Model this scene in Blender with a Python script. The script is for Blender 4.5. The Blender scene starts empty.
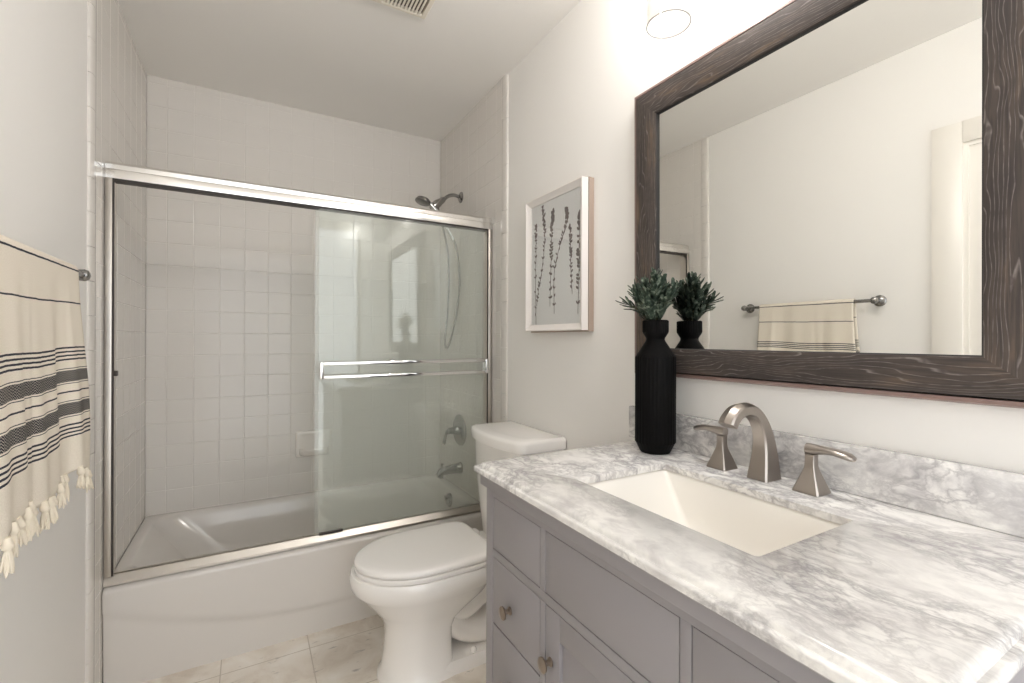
import bpy, bmesh, math, random
from mathutils import Vector, Matrix, noise

# ------------------------------------------------------------------ camera, world, exposure
S = bpy.context.scene
COL = S.collection
cam_d = bpy.data.cameras.new('camera')
cam = bpy.data.objects.new('camera', cam_d)
COL.objects.link(cam)
cam_d.sensor_width = 36.0
cam_d.lens = 461.0 / 1024 * 36
cam_d.shift_y = -1.9 / 1024
cam_d.clip_start = 0.02
cam.matrix_world = (Matrix.Translation((0, 0, 1.246)) @ Matrix.Rotation(math.radians(-29.67), 4, 'Z')
                    @ Matrix.Rotation(math.radians(90), 4, 'X') @ Matrix.Rotation(0.0034, 4, 'Z'))
S.camera = cam
S.view_settings.view_transform = 'Standard'
S.view_settings.look = 'None'
S.view_settings.gamma = 1.0
S.view_settings.use_curve_mapping = False
S.view_settings.exposure = 1.22
w = bpy.data.worlds.new('world')
S.world = w
w.use_nodes = True
w.node_tree.nodes['Background'].inputs[0].default_value = (0.95, 0.975, 1.0, 1)
w.node_tree.nodes['Background'].inputs[1].default_value = 1.2
BULB = 110.0
S.cycles.use_denoising = True
S.cycles.max_bounces = 14
S.cycles.diffuse_bounces = 8
S.cycles.glossy_bounces = 8
S.cycles.transparent_max_bounces = 16
S.cycles.caustics_reflective = False
S.cycles.caustics_refractive = False
S.cycles.sample_clamp_indirect = 6.0

PI = math.pi
# ------------------------------------------------------------------ room numbers (metres)
WR, TR = 1.098, 1.086        # right wall: paint, tile face
WL, TL = -0.456, -0.444      # left wall: paint, tile face
YB = 2.8645                  # back tile face
YT = 2.02                    # where the full tiles end, bullnose strip in front of it
YF = -1.15                   # wall behind the camera
ZC = 2.546                   # ceiling
ZK = 0.930                   # worktop
PITCH = 0.1125

# ------------------------------------------------------------------ materials
def mat(name, col=(.8, .8, .8), rough=.5, metal=0.0, spec=.5, coat=0.0, emit=None, es=0.0):
    m = bpy.data.materials.new(name)
    m.use_nodes = True
    b = m.node_tree.nodes['Principled BSDF']
    b.inputs['Base Color'].default_value = (*col, 1)
    b.inputs['Roughness'].default_value = rough
    b.inputs['Metallic'].default_value = metal
    b.inputs['Specular IOR Level'].default_value = spec
    b.inputs['Coat Weight'].default_value = coat
    b.inputs['Coat Roughness'].default_value = .05
    if emit:
        b.inputs['Emission Color'].default_value = (*emit, 1)
        b.inputs['Emission Strength'].default_value = es
    return m

class NT:
    """small wrapper for building node trees"""
    def __init__(s, m):
        s.t = m.node_tree
        s.b = s.t.nodes['Principled BSDF']
    def n(s, kind, **kw):
        nd = s.t.nodes.new(kind)
        for k, v in kw.items():
            if k in nd.inputs.keys() if isinstance(k, str) and k[0].isupper() else False:
                nd.inputs[k].default_value = v
            else:
                setattr(nd, k, v)
        return nd
    def l(s, a, b):
        s.t.links.new(a, b)
    def obj(s, scale=(1, 1, 1), rot=(0, 0, 0), loc=(0, 0, 0)):
        c = s.t.nodes.new('ShaderNodeTexCoord')
        mp = s.t.nodes.new('ShaderNodeMapping')
        mp.inputs['Scale'].default_value = scale
        mp.inputs['Rotation'].default_value = rot
        mp.inputs['Location'].default_value = loc
        s.l(c.outputs['Object'], mp.inputs['Vector'])
        return mp.outputs['Vector']
    def noise(s, vec, scale, detail=4, rough=.5, dist=0.0):
        nd = s.t.nodes.new('ShaderNodeTexNoise')
        nd.inputs['Scale'].default_value = scale
        nd.inputs['Detail'].default_value = detail
        nd.inputs['Roughness'].default_value = rough
        nd.inputs['Distortion'].default_value = dist
        if vec is not None:
            s.l(vec, nd.inputs['Vector'])
        return nd
    def math(s, op, a, b=None, c=None, clamp=False):
        nd = s.t.nodes.new('ShaderNodeMath')
        nd.operation = op
        nd.use_clamp = clamp
        for i, v in enumerate((a, b, c)):
            if v is None:
                continue
            if isinstance(v, (int, float)):
                nd.inputs[i].default_value = v
            else:
                s.l(v, nd.inputs[i])
        return nd.outputs[0]
    def ramp(s, fac, stops, interp='LINEAR'):
        nd = s.t.nodes.new('ShaderNodeValToRGB')
        cr = nd.color_ramp
        cr.interpolation = interp
        while len(cr.elements) < len(stops):
            cr.elements.new(0.5)
        for e, (p, c) in zip(cr.elements, stops):
            e.position = p
            e.color = (*c, 1) if len(c) == 3 else c
        s.l(fac, nd.inputs[0])
        return nd.outputs[0]
    def mix(s, fac, a, b, mode='MIX'):
        nd = s.t.nodes.new('ShaderNodeMix')
        nd.data_type = 'RGBA'
        nd.blend_type = mode
        for sock, v in ((0, fac), (6, a), (7, b)):
            if isinstance(v, (int, float)):
                nd.inputs[sock].default_value = v
            elif isinstance(v, tuple):
                nd.inputs[sock].default_value = (*v, 1) if len(v) == 3 else v
            else:
                s.l(v, nd.inputs[sock])
        return nd.outputs[2]
    def bump(s, h, strength=.2, dist=.001):
        nd = s.t.nodes.new('ShaderNodeBump')
        nd.inputs['Strength'].default_value = strength
        nd.inputs['Distance'].default_value = dist
        s.l(h, nd.inputs['Height'])
        s.l(nd.outputs[0], s.b.inputs['Normal'])

def paint(name, col, rough=.55):
    m = mat(name, col, rough, spec=.3)
    t = NT(m)
    nz = t.noise(t.obj(), 160, 3)
    t.bump(nz.outputs[0], .06, .001)
    return m

M_wall = paint('wall paint', (.86, .845, .82))
M_ceil = paint('ceiling paint', (.85, .83, .80), .7)
M_trim = mat('white trim paint', (.82, .79, .74), .3)
M_tile = mat('white glazed tile', (.725, .697, .66), .14, spec=.35)
M_grout = mat('tile grout', (.82, .79, .75), .6)
M_tub = mat('tub enamel', (.68, .652, .62), .12, coat=.3)
M_china = mat('vitreous china', (.90, .88, .855), .07, coat=.5)
M_seat = mat('seat plastic', (.90, .88, .86), .16, coat=.2)
M_basin = mat('basin china', (.86, .83, .78), .1, coat=.4)
M_chrome = mat('polished chrome', (.78, .78, .78), .07, 1.0)
M_chromed = mat('chrome with painted dark reflections', (.32, .315, .31), .14, 1.0)  # chrome darkened in its colour to stand in for dark reflections
M_alu = mat('bright aluminium', (.86, .84, .81), .16, 1.0)
M_nickel = mat('brushed nickel', (.41, .37, .335), .30, 1.0)
M_track = mat('satin aluminium', (.62, .585, .54), .36, 1.0)
M_knob = mat('antique nickel', (.36, .30, .25), .3, 1.0)
M_black = mat('black ceramic', (.0045, .0042, .0042), .5, spec=.07)
M_seal = mat('dark vinyl seal', (.05, .04, .035), .5)
M_cab = mat('grey cabinet paint', (.30, .285, .298), .42)
M_dark = mat('dark gap', (.03, .028, .027), .8)
M_mirror = mat('silvered glass', (.90, .90, .87), .004, 1.0)
M_lip = mat('dark stained moulding', (.25, .165, .145), .35, coat=.3)
M_fwhite = mat('white frame lacquer', (.84, .80, .77), .35)
M_oak = mat('pale oak', (.42, .33, .27), .5)
M_paper = mat('grey print paper', (.84, .845, .84), .7)
M_ink = mat('dried stem print', (.15, .12, .115), .8)
M_vent = mat('cream vent plastic', (.80, .75, .66), .4)
M_ventd = mat('vent interior', (.16, .13, .11), .9)
M_soap = mat('soap dish china', (.80, .77, .73), .08, coat=.5)
M_stem = mat('plant stem', (.10, .10, .05), .7)
M_fringe = mat('cotton fringe', (.80, .73, .61), .95, spec=.1)
M_bulb = mat('lit bulb', (1, 1, 1), .3, emit=(1.0, .985, .965), es=BULB)

# glass: clear sheet, seen straight through, mirror-like at its faces
def glass(name, tint, refl=1.0, rough=0.0, haze=0.0):
    m = bpy.data.materials.new(name)
    m.use_nodes = True
    t = m.node_tree
    t.nodes.remove(t.nodes['Principled BSDF'])
    out = t.nodes['Material Output']
    tr = t.nodes.new('ShaderNodeBsdfTransparent')
    tr.inputs[0].default_value = (*tint, 1)
    gl = t.nodes.new('ShaderNodeBsdfGlossy')
    gl.inputs['Roughness'].default_value = rough
    fr = t.nodes.new('ShaderNodeFresnel')
    geo = t.nodes.new('ShaderNodeNewGeometry')
    ior = t.nodes.new('ShaderNodeMix')          # same reflectance from either side of the sheet
    ior.inputs[2].default_value = 1.5
    ior.inputs[3].default_value = 1 / 1.5
    t.links.new(geo.outputs['Backfacing'], ior.inputs[0])
    t.links.new(ior.outputs[0], fr.inputs[0])
    mu = t.nodes.new('ShaderNodeMath')
    mu.operation = 'MULTIPLY'
    mu.inputs[1].default_value = refl
    t.links.new(fr.outputs[0], mu.inputs[0])
    mx = t.nodes.new('ShaderNodeMixShader')
    t.links.new(mu.outputs[0], mx.inputs[0])
    t.links.new(tr.outputs[0], mx.inputs[1])
    t.links.new(gl.outputs[0], mx.inputs[2])
    if haze:                                    # diffuse soap haze, strengthened to put brightness into the glass
        df = t.nodes.new('ShaderNodeBsdfDiffuse')
        df.inputs[0].default_value = (.78, .80, .76, 1)
        m2 = t.nodes.new('ShaderNodeMixShader')
        m2.inputs[0].default_value = haze
        t.links.new(mx.outputs[0], m2.inputs[1])
        t.links.new(df.outputs[0], m2.inputs[2])
        mx = m2
    t.links.new(mx.outputs[0], out.inputs[0])
    return m
M_glass = glass('green tinted shower glass', (.982, .994, .984), 1.0, haze=.075)
M_shade = glass('greyed lamp glass', (.85, .84, .83), 1.0)  # greyed so the clear shade stands out from the overlit wall
M_rim = mat('greyed glass edge', (.30, .30, .295), .5)  # grey stands in for dark reflections along the shade's lip
M_pglass = glass('picture glass', (.99, .99, .99), 1.0)

# marble
def marble(name, rot, seed, stretch=(1, 1, 1), SH=0.0, CLOUD=(.55, .53, .535)):
    m = mat(name, (.8, .78, .76), .14, coat=.35)
    t = NT(m)
    v = t.obj(scale=stretch, rot=rot, loc=(seed, seed * .7, seed * 1.3))
    warp = t.noise(v, 7.0, 3, .5)
    wv = t.n('ShaderNodeVectorMath', operation='SCALE')
    t.l(warp.outputs['Color'], wv.inputs[0]); wv.inputs[3].default_value = .10
    ad = t.n('ShaderNodeVectorMath', operation='ADD')
    t.l(v, ad.inputs[0]); t.l(wv.outputs[0], ad.inputs[1])
    cloud = t.noise(ad.outputs[0], 15.0, 7, .60)
    veins = t.noise(ad.outputs[0], 11.0, 8, .62)
    v2 = t.noise(ad.outputs[0], 24.0, 6, .6)
    d = t.math('ABSOLUTE', t.math('SUBTRACT', veins.outputs[0], .5))
    vein = t.ramp(d, [(0, (1, 1, 1)), (.016, (.75, .75, .75)), (.045, (.28, .28, .28)), (.10, (0, 0, 0))])
    d2 = t.math('ABSOLUTE', t.math('SUBTRACT', v2.outputs[0], .5))
    vein2 = t.ramp(d2, [(0, (.75, .75, .75)), (.03, (.35, .35, .35)), (.08, (0, 0, 0))])
    cl = t.ramp(cloud.outputs[0], [(.48 - SH, (0, 0, 0)), (.60 - SH, (.4, .4, .4)), (.76 - SH, (1, 1, 1))])
    mask = t.noise(ad.outputs[0], 5.5, 3, .5)
    mk = t.ramp(mask.outputs[0], [(.38, (.08, .08, .08)), (.56, (1, 1, 1))])
    vm = t.mix(1.0, t.math('MAXIMUM', vein, vein2), mk, 'MULTIPLY')
    c1 = t.mix(cl, (.89, .875, .85), CLOUD)
    c2 = t.mix(t.math('MULTIPLY', vm, .85), c1, (.34, .325, .335))
    t.l(c2, t.b.inputs['Base Color'])
    return m
M_marble = marble('grey veined marble', (0, 0, .30), 2.1, (1.35, .78, 1))
M_marble_v = marble('grey veined marble splash', (.6, 0, 0), 5.3, (1, .85, 1.3), .06, (.46, .445, .455))

# carved dark wood, grain along one axis of the object
def carved(name, axis):
    m = mat(name, (.1, .08, .07), .6, spec=.25)
    t = NT(m)
    sc = {'Y': (1, .22, 1), 'Z': (1, 1, .22)}[axis]
    v = t.obj(scale=sc)
    sp_ = t.t.nodes.new('ShaderNodeSeparateXYZ')
    t.l(t.obj(), sp_.inputs[0])
    cross = sp_.outputs[2 if axis == 'Y' else 1]
    nz = t.noise(v, 12, 3, .5, .3)
    rings = t.math('FRACT', t.math('ADD', t.math('MULTIPLY', cross, 130.0), t.math('MULTIPLY', nz.outputs[0], 14.0)))
    line = t.ramp(rings, [(0, (1, 1, 1)), (.07, (.5, .5, .5)), (.16, (0, 0, 0)), (.93, (0, 0, 0)), (1, (1, 1, 1))])
    brk = t.noise(t.obj(), 55, 2)
    line = t.math('MULTIPLY', line, t.ramp(brk.outputs[0], [(.35, (.25, .25, .25)), (.6, (1, 1, 1))]))
    fine = t.noise(t.obj(scale={'Y': (1, .05, 1), 'Z': (1, 1, .05)}[axis]), 260, 4, .6)
    big = t.noise(v, 16, 4, .6)
    base = t.ramp(big.outputs[0], [(.36, (.060, .049, .045)), (.54, (.092, .073, .062)), (.68, (.185, .128, .082))])
    b2 = t.mix(t.ramp(fine.outputs[0], [(.42, (0, 0, 0)), (.62, (.75, .75, .75))]), base, (.050, .041, .040))
    b3 = t.mix(t.math('MULTIPLY', line, .7), b2, (.30, .265, .245))
    t.l(b3, t.b.inputs['Base Color'])
    hh = t.math('ADD', t.math('MULTIPLY', line, -1.0), t.math('MULTIPLY', fine.outputs[0], .6))
    t.bump(hh, .35, .0010)
    return m
M_woodY = carved('carved dark wood lengthwise', 'Y')
M_woodZ = carved('carved dark wood upright', 'Z')

# floor: cream stone-look tiles with grey flecks
M_floor = mat('cream stone floor', (.6, .5, .4), .35)
t = NT(M_floor)
v = t.obj()
br = t.n('ShaderNodeTexBrick')
br.offset = 0.0
br.inputs['Scale'].default_value = 1.0
br.inputs['Brick Width'].default_value = .305
br.inputs['Row Height'].default_value = .305
br.inputs['Mortar Size'].default_value = .0022
br.inputs['Mortar Smooth'].default_value = .2
t.l(t.obj(loc=(.09, .12, 0)), br.inputs['Vector'])
cl = t.noise(t.obj(scale=(1, 1, 1), rot=(0, 0, .5)), 7, 6, .6, .6)
base = t.ramp(cl.outputs[0], [(.32, (.64, .57, .49)), (.5, (.77, .715, .64)), (.7, (.85, .815, .76))])
fl = t.noise(t.obj(scale=(1, 3.2, 1), rot=(0, 0, .9)), 16, 4, .6, .4)
fk = t.ramp(fl.outputs[0], [(.63, (0, 0, 0)), (.70, (1, 1, 1))])
c = t.mix(t.math('MULTIPLY', fk, .55), base, (.26, .24, .24))
c = t.mix(br.outputs['Fac'], c, (.55, .49, .42))
t.l(c, t.b.inputs['Base Color'])

# towel: UV.x across (m), UV.y down the cloth from the bar (m)
M_towel = mat('striped cotton', (.8, .7, .55), .95, spec=.1)
t = NT(M_towel)
uv = t.t.nodes.new('ShaderNodeUVMap')
sp = t.t.nodes.new('ShaderNodeSeparateXYZ')
t.l(uv.outputs[0], sp.inputs[0])
U, V = sp.outputs[0], sp.outputs[1]
wob = t.noise(None, 60, 2)
t.l(uv.outputs[0], wob.inputs['Vector'])
Vm = t.math('DIVIDE', t.math('SUBTRACT', V, .006), 1.03)
Vw = t.math('ADD', Vm, t.math('MULTIPLY', t.math('SUBTRACT', wob.outputs[0], .5), .0018))
def stripes(ranges):
    acc = None
    for a, b in ranges:
        x = t.math('COMPARE', Vw, (a + b) / 2, (b - a) / 2)
        acc = x if acc is None else t.math('MAXIMUM', acc, x)
    return acc
thin = stripes([(.0145, .0180), (.0955, .0990), (.203, .207), (.2125, .2165), (.2215, .2255), (.2305, .2345),
                (.253, .2548), (.2885, .2903), (.307, .3105), (.3295, .3313), (.366, .3678),
                (.384, .388), (.3935, .3975), (.4025, .4065), (.4115, .4155)])
wide = stripes([(.258, .2855), (.3345, .363)])
zz = t.math('PINGPONG', t.math('MULTIPLY', U, 1.0), .006)
hb = t.math('FRACT', t.math('MULTIPLY', t.math('ADD', Vm, zz), 190.0))
hb = t.math('GREATER_THAN', hb, .66)
wc = t.mix(t.math('MULTIPLY', hb, .75), (.030, .031, .038), (.50, .46, .40))
weave = t.noise(None, 420, 2)
t.l(uv.outputs[0], weave.inputs['Vector'])
cream = t.ramp(weave.outputs[0], [(.3, (.72, .655, .56)), (.7, (.82, .76, .665))])
c = t.mix(thin, cream, (.045, .046, .058))
c = t.mix(wide, c, wc)
t.l(c, t.b.inputs['Base Color'])
t.bump(weave.outputs[0], .25, .0008)

# plant leaf
M_leaf = mat('blue green needle leaf', (.06, .12, .09), .6, spec=.3)
t = NT(M_leaf)
nz = t.noise(t.obj(), 70, 2)
t.l(t.ramp(nz.outputs[0], [(.32, (.016, .028, .018)), (.52, (.045, .068, .048)), (.70, (.25, .29, .22))]), t.b.inputs['Base Color'])

# ------------------------------------------------------------------ mesh helpers
class MB:
    def __init__(s):
        s.bm = bmesh.new()
        s.mi = 0
    def _tag(s, faces):
        for f in faces:
            f.material_index = s.mi
    def face(s, pts):
        f = s.bm.faces.new([s.bm.verts.new(p) for p in pts])
        f.material_index = s.mi
        return f
    def box(s, x0, x1, y0, y1, z0, z1, bev=0.0, seg=2):
        vs = [s.bm.verts.new((x, y, z)) for x in (x0, x1) for y in (y0, y1) for z in (z0, z1)]
        idx = ((0, 1, 3, 2), (4, 6, 7, 5), (0, 4, 5, 1), (2, 3, 7, 6), (0, 2, 6, 4), (1, 5, 7, 3))
        fs = [s.bm.faces.new([vs[i] for i in q]) for q in idx]
        s._tag(fs)
        if bev > 0:
            es = list({e for f in fs for e in f.edges})
            r = bmesh.ops.bevel(s.bm, geom=es, offset=bev, segments=seg, profile=.5, affect='EDGES')
            s._tag(r['faces'])
        return s
    def loft(s, rings, cap0=True, cap1=True, closed=True):
        vr = [[s.bm.verts.new(p) for p in r] for r in rings]
        n = len(vr[0])
        for a, b in zip(vr, vr[1:]):
            for i in range(n if closed else n - 1):
                j = (i + 1) % n
                try:
                    s._tag([s.bm.faces.new((a[i], a[j], b[j], b[i]))])
                except ValueError:
                    pass
        if closed and cap0:
            s._tag([s.bm.faces.new(vr[0][::-1])])
        if closed and cap1:
            s._tag([s.bm.faces.new(vr[-1])])
        return s
    def tube(s, pts, rad, n=14, cap=True):
        pts = [Vector(p) for p in pts]
        rs = rad if isinstance(rad, (list, tuple)) else [rad] * len(pts)
        tang = []
        for i in range(len(pts)):
            a = pts[max(i - 1, 0)]; b = pts[min(i + 1, len(pts) - 1)]
            tang.append((b - a).normalized())
        ref = Vector((0, 0, 1)) if abs(tang[0].z) < .9 else Vector((0, 1, 0))
        u = tang[0].cross(ref).normalized()
        rings = []
        for p, tg, r in zip(pts, tang, rs):
            u = (u - tg * u.dot(tg)).normalized()
            v = tg.cross(u)
            rings.append([p + (u * math.cos(2 * PI * k / n) + v * math.sin(2 * PI * k / n)) * r for k in range(n)])
        return s.loft(rings, cap, cap)
    def lathe(s, prof, c, axis=(0, 0, 1), n=32, cap=True, sx=1.0):
        """prof: list of (distance along axis, radius)"""
        ax = Vector(axis).normalized()
        ref = Vector((0, 0, 1)) if abs(ax.z) < .9 else Vector((1, 0, 0))
        u = ax.cross(ref).normalized(); v = ax.cross(u)
        c = Vector(c)
        rings = [[c + ax * h + (u * math.cos(2 * PI * k / n) * sx + v * math.sin(2 * PI * k / n)) * max(r, 1e-4) for k in range(n)] for h, r in prof]
        return s.loft(rings, cap, cap)
    def build(s, name, m, parent=None, smooth=35.0, origin=None, uv=None):
        me = bpy.data.meshes.new(name)
        bm = s.bm
        bmesh.ops.recalc_face_normals(bm, faces=bm.faces)
        if smooth is not None:
            th = math.radians(smooth)
            for f in bm.faces:
                f.smooth = True
            for e in bm.edges:
                e.smooth = not (len(e.link_faces) == 2 and e.calc_face_angle(0) > th)
        o = Vector(origin) if origin is not None else Vector((0, 0, 0))
        if parent is not None:
            p = parent
            o = Vector((0, 0, 0))
            while p is not None:
                o = o + p.location
                p = p.parent
        for vtx in bm.verts:
            vtx.co -= o
        if bm.verts:
            bm.normal_update()
        bm.to_mesh(me)
        bm.free()
        ob = bpy.data.objects.new(name, me)
        for mm in (m if isinstance(m, (list, tuple)) else [m]):
            me.materials.append(mm)
        COL.objects.link(ob)
        if parent is not None:
            ob.parent = parent
        else:
            ob.location = o
        return ob

def thing(name, label, cat, loc, group=None):
    o = bpy.data.objects.new(name, None)
    o.empty_display_size = .05
    o.location = loc
    COL.objects.link(o)
    return tag(o, label, cat, group)
def tag(o, label, cat, group=None):
    o['label'] = label
    o['category'] = cat
    if group:
        o['group'] = group
    return o
def struct(o, label=None):
    o['kind'] = 'structure'
    if label:
        o['label'] = label
    return o
def catmull(pts, n=8):
    pts = [Vector(p) for p in pts]
    P = [pts[0] * 2 - pts[1]] + pts + [pts[-1] * 2 - pts[-2]]
    out = []
    for i in range(1, len(P) - 2):
        for k in range(n):
            q = k / n
            a, b, c_, d = P[i - 1], P[i], P[i + 1], P[i + 2]
            out.append(.5 * ((2 * b) + (c_ - a) * q + (2 * a - 5 * b + 4 * c_ - d) * q * q + (3 * b - a - 3 * c_ + d) * q ** 3))
    out.append(pts[-1])
    return out
def rrect(x0, x1, y0, y1, r, z, n=6, m=1):
    """rounded rectangle ring, m points along each straight side"""
    out = []
    cs = ((x1 - r, y0 + r, -PI / 2), (x1 - r, y1 - r, 0), (x0 + r, y1 - r, PI / 2), (x0 + r, y0 + r, PI))
    for k, (cx, cy, a0) in enumerate(cs):
        arc = [Vector((cx + r * math.cos(a0 + PI / 2 * i / n), cy + r * math.sin(a0 + PI / 2 * i / n), z)) for i in range(n + 1)]
        out += arc
        nx = cs[(k + 1) % 4]
        st = Vector((nx[0] + r * math.cos(nx[2]), nx[1] + r * math.sin(nx[2]), z))
        for i in range(1, m):
            out.append(arc[-1].lerp(st, i / m))
    return out
def smooth01(x):
    x = min(max(x, 0), 1)
    return x * x * (3 - 2 * x)

# ------------------------------------------------------------------ room shell
struct(MB().box(WL - .15, WR + .15, YF - .1, YB + .12, -.08, 0).build('floor', M_floor))
struct(MB().box(WL - .15, WR + .15, YF - .1, YB + .12, ZC, ZC + .08).build('ceiling', M_ceil))
struct(MB().box(WR, WR + .12, YF - .1, YB + .12, 0, ZC).build('wall_right', M_wall))
struct(MB().box(WL - .12, WR + .12, YB + .012, YB + .12, 0, ZC).build('wall_back', M_wall))
b = MB()
DY0, DY1, DZ = -.06, .74, 2.055
b.box(WL - .12, WL, YF - .1, DY0, 0, ZC)
b.box(WL - .12, WL, DY1, YB + .12, 0, ZC)
b.box(WL - .12, WL, DY0, DY1, DZ, ZC)
struct(b.build('wall_left', M_wall))
b = MB()  # unseen wall, its opening shaped so world light fills the room
b.box(WL - .12, WL + .03, YF - .1, YF, 0, ZC)
b.box(WR - .03, WR + .12, YF - .1, YF, 0, ZC)
b.box(WL + .03, WR - .03, YF - .1, YF, ZC - .08, ZC)
struct(b.build('wall_front', M_wall), 'unseen wall behind the camera, opened wide to let in fill light')

# tiled faces: every tile pillowed, set into a grout bed
def tile_wall(name, frame, ulo, uhi, u_ref, zlo, zhi, z_ref):
    """frame(u, z, h) -> point; h is height above the grout bed"""
    b = MB()
    T = .010
    b.mi = 1
    b.face([frame(ulo, zlo, T - .0016), frame(uhi, zlo, T - .0016), frame(uhi, zhi, T - .0016), frame(ulo, zhi, T - .0016)])
    b.mi = 0
    u = u_ref
    while u > ulo: u -= PITCH
    us = []
    while u < uhi:
        us.append((max(u, ulo), min(u + PITCH, uhi))); u += PITCH
    z = z_ref
    while z > zlo: z -= PITCH
    zs = []
    while z < zhi:
        zs.append((max(z, zlo), min(z + PITCH, zhi))); z += PITCH
    for a0, a1 in us:
        for c0, c1 in zs:
            if a1 - a0 < .012 or c1 - c0 < .012:
                continue
            rings = []
            for ins, h in ((.0007, T - .0014), (.0013, T - .0005), (.0030, T)):
                rings.append([frame(a0 + ins, c0 + ins, h), frame(a1 - ins, c0 + ins, h), frame(a1 - ins, c1 - ins, h), frame(a0 + ins, c1 - ins, h)])
            b.loft(rings, cap0=False, cap1=True)
    o = b.build(name, [M_tile, M_grout], smooth=6)
    return struct(o)
tile_wall('wall_tiles_back', lambda u, z, h: (u, YB + .010 - h, z), TL, TR, -.0235, .36, ZC, .711)
tile_wall('wall_tiles_left', lambda u, z, h: (TL - .010 + h, u, z), YT, YB, YB, 0, ZC, .711)
tile_wall('wall_tiles_right', lambda u, z, h: (TR + .010 - h, u, z), YT, YB, YB, 0, ZC, .711)
# bullnose strips where the tile ends
for nm, xw, sg in (('trim_1', WL, 1), ('trim_2', WR, -1)):
    b = MB()
    z = .711 - 7 * PITCH + .045
    while z < ZC - .01:
        z0, z1 = max(z, 0) + .0008, min(z + PITCH, ZC) - .0008
        prof = [(YT - .0008, 0.0), (YT - .0008, .0110), (YT - .003, .0122)] + \
               [(YT - .050 + .034 * (1 - math.sin(q)) - .006 + .004, .0122 * math.cos(q) ** .6 if math.cos(q) > 1e-6 else 0.0) for q in [k * PI / 2 / 8 for k in range(9)]]
        if z1 - z0 > .01:
            b.loft([[(xw + sg * h, y, zz) for y, h in prof] for zz in (z0, z1)])
        z += PITCH
    struct(b.build(nm, M_tile, smooth=50), 'rounded white tile strip ending the shower surround')

# door in the left wall (seen in the mirror) and its casing
b = MB()
b.box(WL - .048, WL - .006, DY0 + .015, DY1 - .015, .006, DZ - .015)
door = struct(b.build('door_1', M_trim))
b = MB()
for z0, z1 in ((.22, .92), (1.06, 1.96)):
    for y0, y1 in ((DY0 + .12, .31), (.37, DY1 - .12)):
        b.box(WL - .008, WL - .001, y0, y1, z0, z1, .003)
b.build('door_panel', M_trim, door)
b = MB()
b.lathe([(0, .03), (.006, .03), (.008, .012), (.04, .012), (.05, .026), (.07, .03), (.085, .02), (.088, 0)], (WL - .010, .05, .95), (1, 0, 0), 24)
b.build('door_knob', M_nickel, door)
b = MB()
for y0, y1 in ((DY1, DY1 + .1), (DY0 - .1, DY0)):
    b.box(WL, WL + .018, y0, y1, 0, DZ + .09, .003)
b.box(WL, WL + .018, DY0, DY1, DZ, DZ + .09, .003)
b.box(WL - .06, WL + .004, DY1 - .016, DY1 + .001, 0, DZ - .016, 0)
b.box(WL - .06, WL + .004, DY0 - .001, DY0 + .016, 0, DZ - .016, 0)
b.box(WL - .06, WL + .004, DY0 - .001, DY1 + .001, DZ - .016, DZ + .001, 0)
struct(b.build('trim_3', M_trim), 'white door casing on the left wall')
for nm, x0, x1, ys in (('baseboard_left', WL, WL + .013, ((YF, DY0 - .1), (DY1 + .1, 1.968))), ('baseboard_right', WR - .013, WR, ((YF, .185), (1.062, 1.968)))):
    b = MB()
    for y0, y1 in ys:
        b.box(x0, x1, y0, y1, 0, .09, .003)
    struct(b.build(nm, M_trim))

# ------------------------------------------------------------------ bathtub
tub = thing('bathtub', 'white alcove bathtub with a bowed apron behind the sliding glass', 'bathtub', (.321, 2.47, 0))
b = MB()
X0, X1, Y0, Y1 = TL + .001, TR - .001, 2.090, YB - .001
def apron(ring, z):
    out = []
    for p in ring:
        q = p.copy()
        if q.y < Y0 + .05:
            line = .118 + .29 * (q.x - .32) ** 2
            k = 1 - smooth01((z - line + .012) / .016)
            q.y += k * .0065 + .014 * (1 - z / .37)
        out.append(q)
    return out
rings = []
NZ = 34
for i in range(NZ + 1):
    z = .352 * i / NZ
    rings.append(apron(rrect(X0, X1, Y0, Y1, .006, z, 2, 48), z))
for dz, ins in ((.006, .001), (.011, .004), (.015, .009), (.0175, .016), (.018, .026)):
    rings.append([Vector((p.x, p.y, .352 + dz)) for p in rrect(X0 + ins * .2, X1 - ins * .2, Y0 + ins, Y1 - ins * .2, .01, 0, 2, 48)])
ZR = .370
def inner(x0, x1, y0, y1, r, z):
    return rrect(x0, x1, y0, y1, r, z, 2, 48)
rings.append(inner(X0 + .040, X1 - .050, Y0 + .100, Y1 - .034, .07, ZR + .002))
rings.append(inner(X0 + .052, X1 - .058, Y0 + .110, Y1 - .044, .08, ZR - .005))
rings.append(inner(X0 + .068, X1 - .066, Y0 + .117, Y1 - .052, .09, ZR - .025))
rings.append(inner(X0 + .17, X1 - .085, Y0 + .135, Y1 - .075, .11, .22))
rings.append(inner(X0 + .25, X1 - .10, Y0 + .150, Y1 - .095, .12, .12))
rings.append(inner(X0 + .31, X1 - .13, Y0 + .18, Y1 - .13, .12, .082))
rings.append(inner(X0 + .42, X1 - .24, Y0 + .26, Y1 - .21, .10, .070))
b.loft(rings, True, True)
b.build('tub_shell', M_tub, tub, smooth=50)
b = MB()
oc = Vector((TR - .075, 2.494, .318))
b.lathe([(0, .038), (.006, .038), (.012, .034), (.014, .026), (.0145, 0)], oc, (-1, 0, .12), 28)
ov = b.build('overflow_plate', M_chromed, tub)
b = MB()
b.tube([oc + Vector((-.012, 0, .004)), oc + Vector((-.03, 0, .01)), oc + Vector((-.036, 0, .03))], [.006, .006, .008], 10)
b.build('lever', M_chrome, ov)

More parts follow.
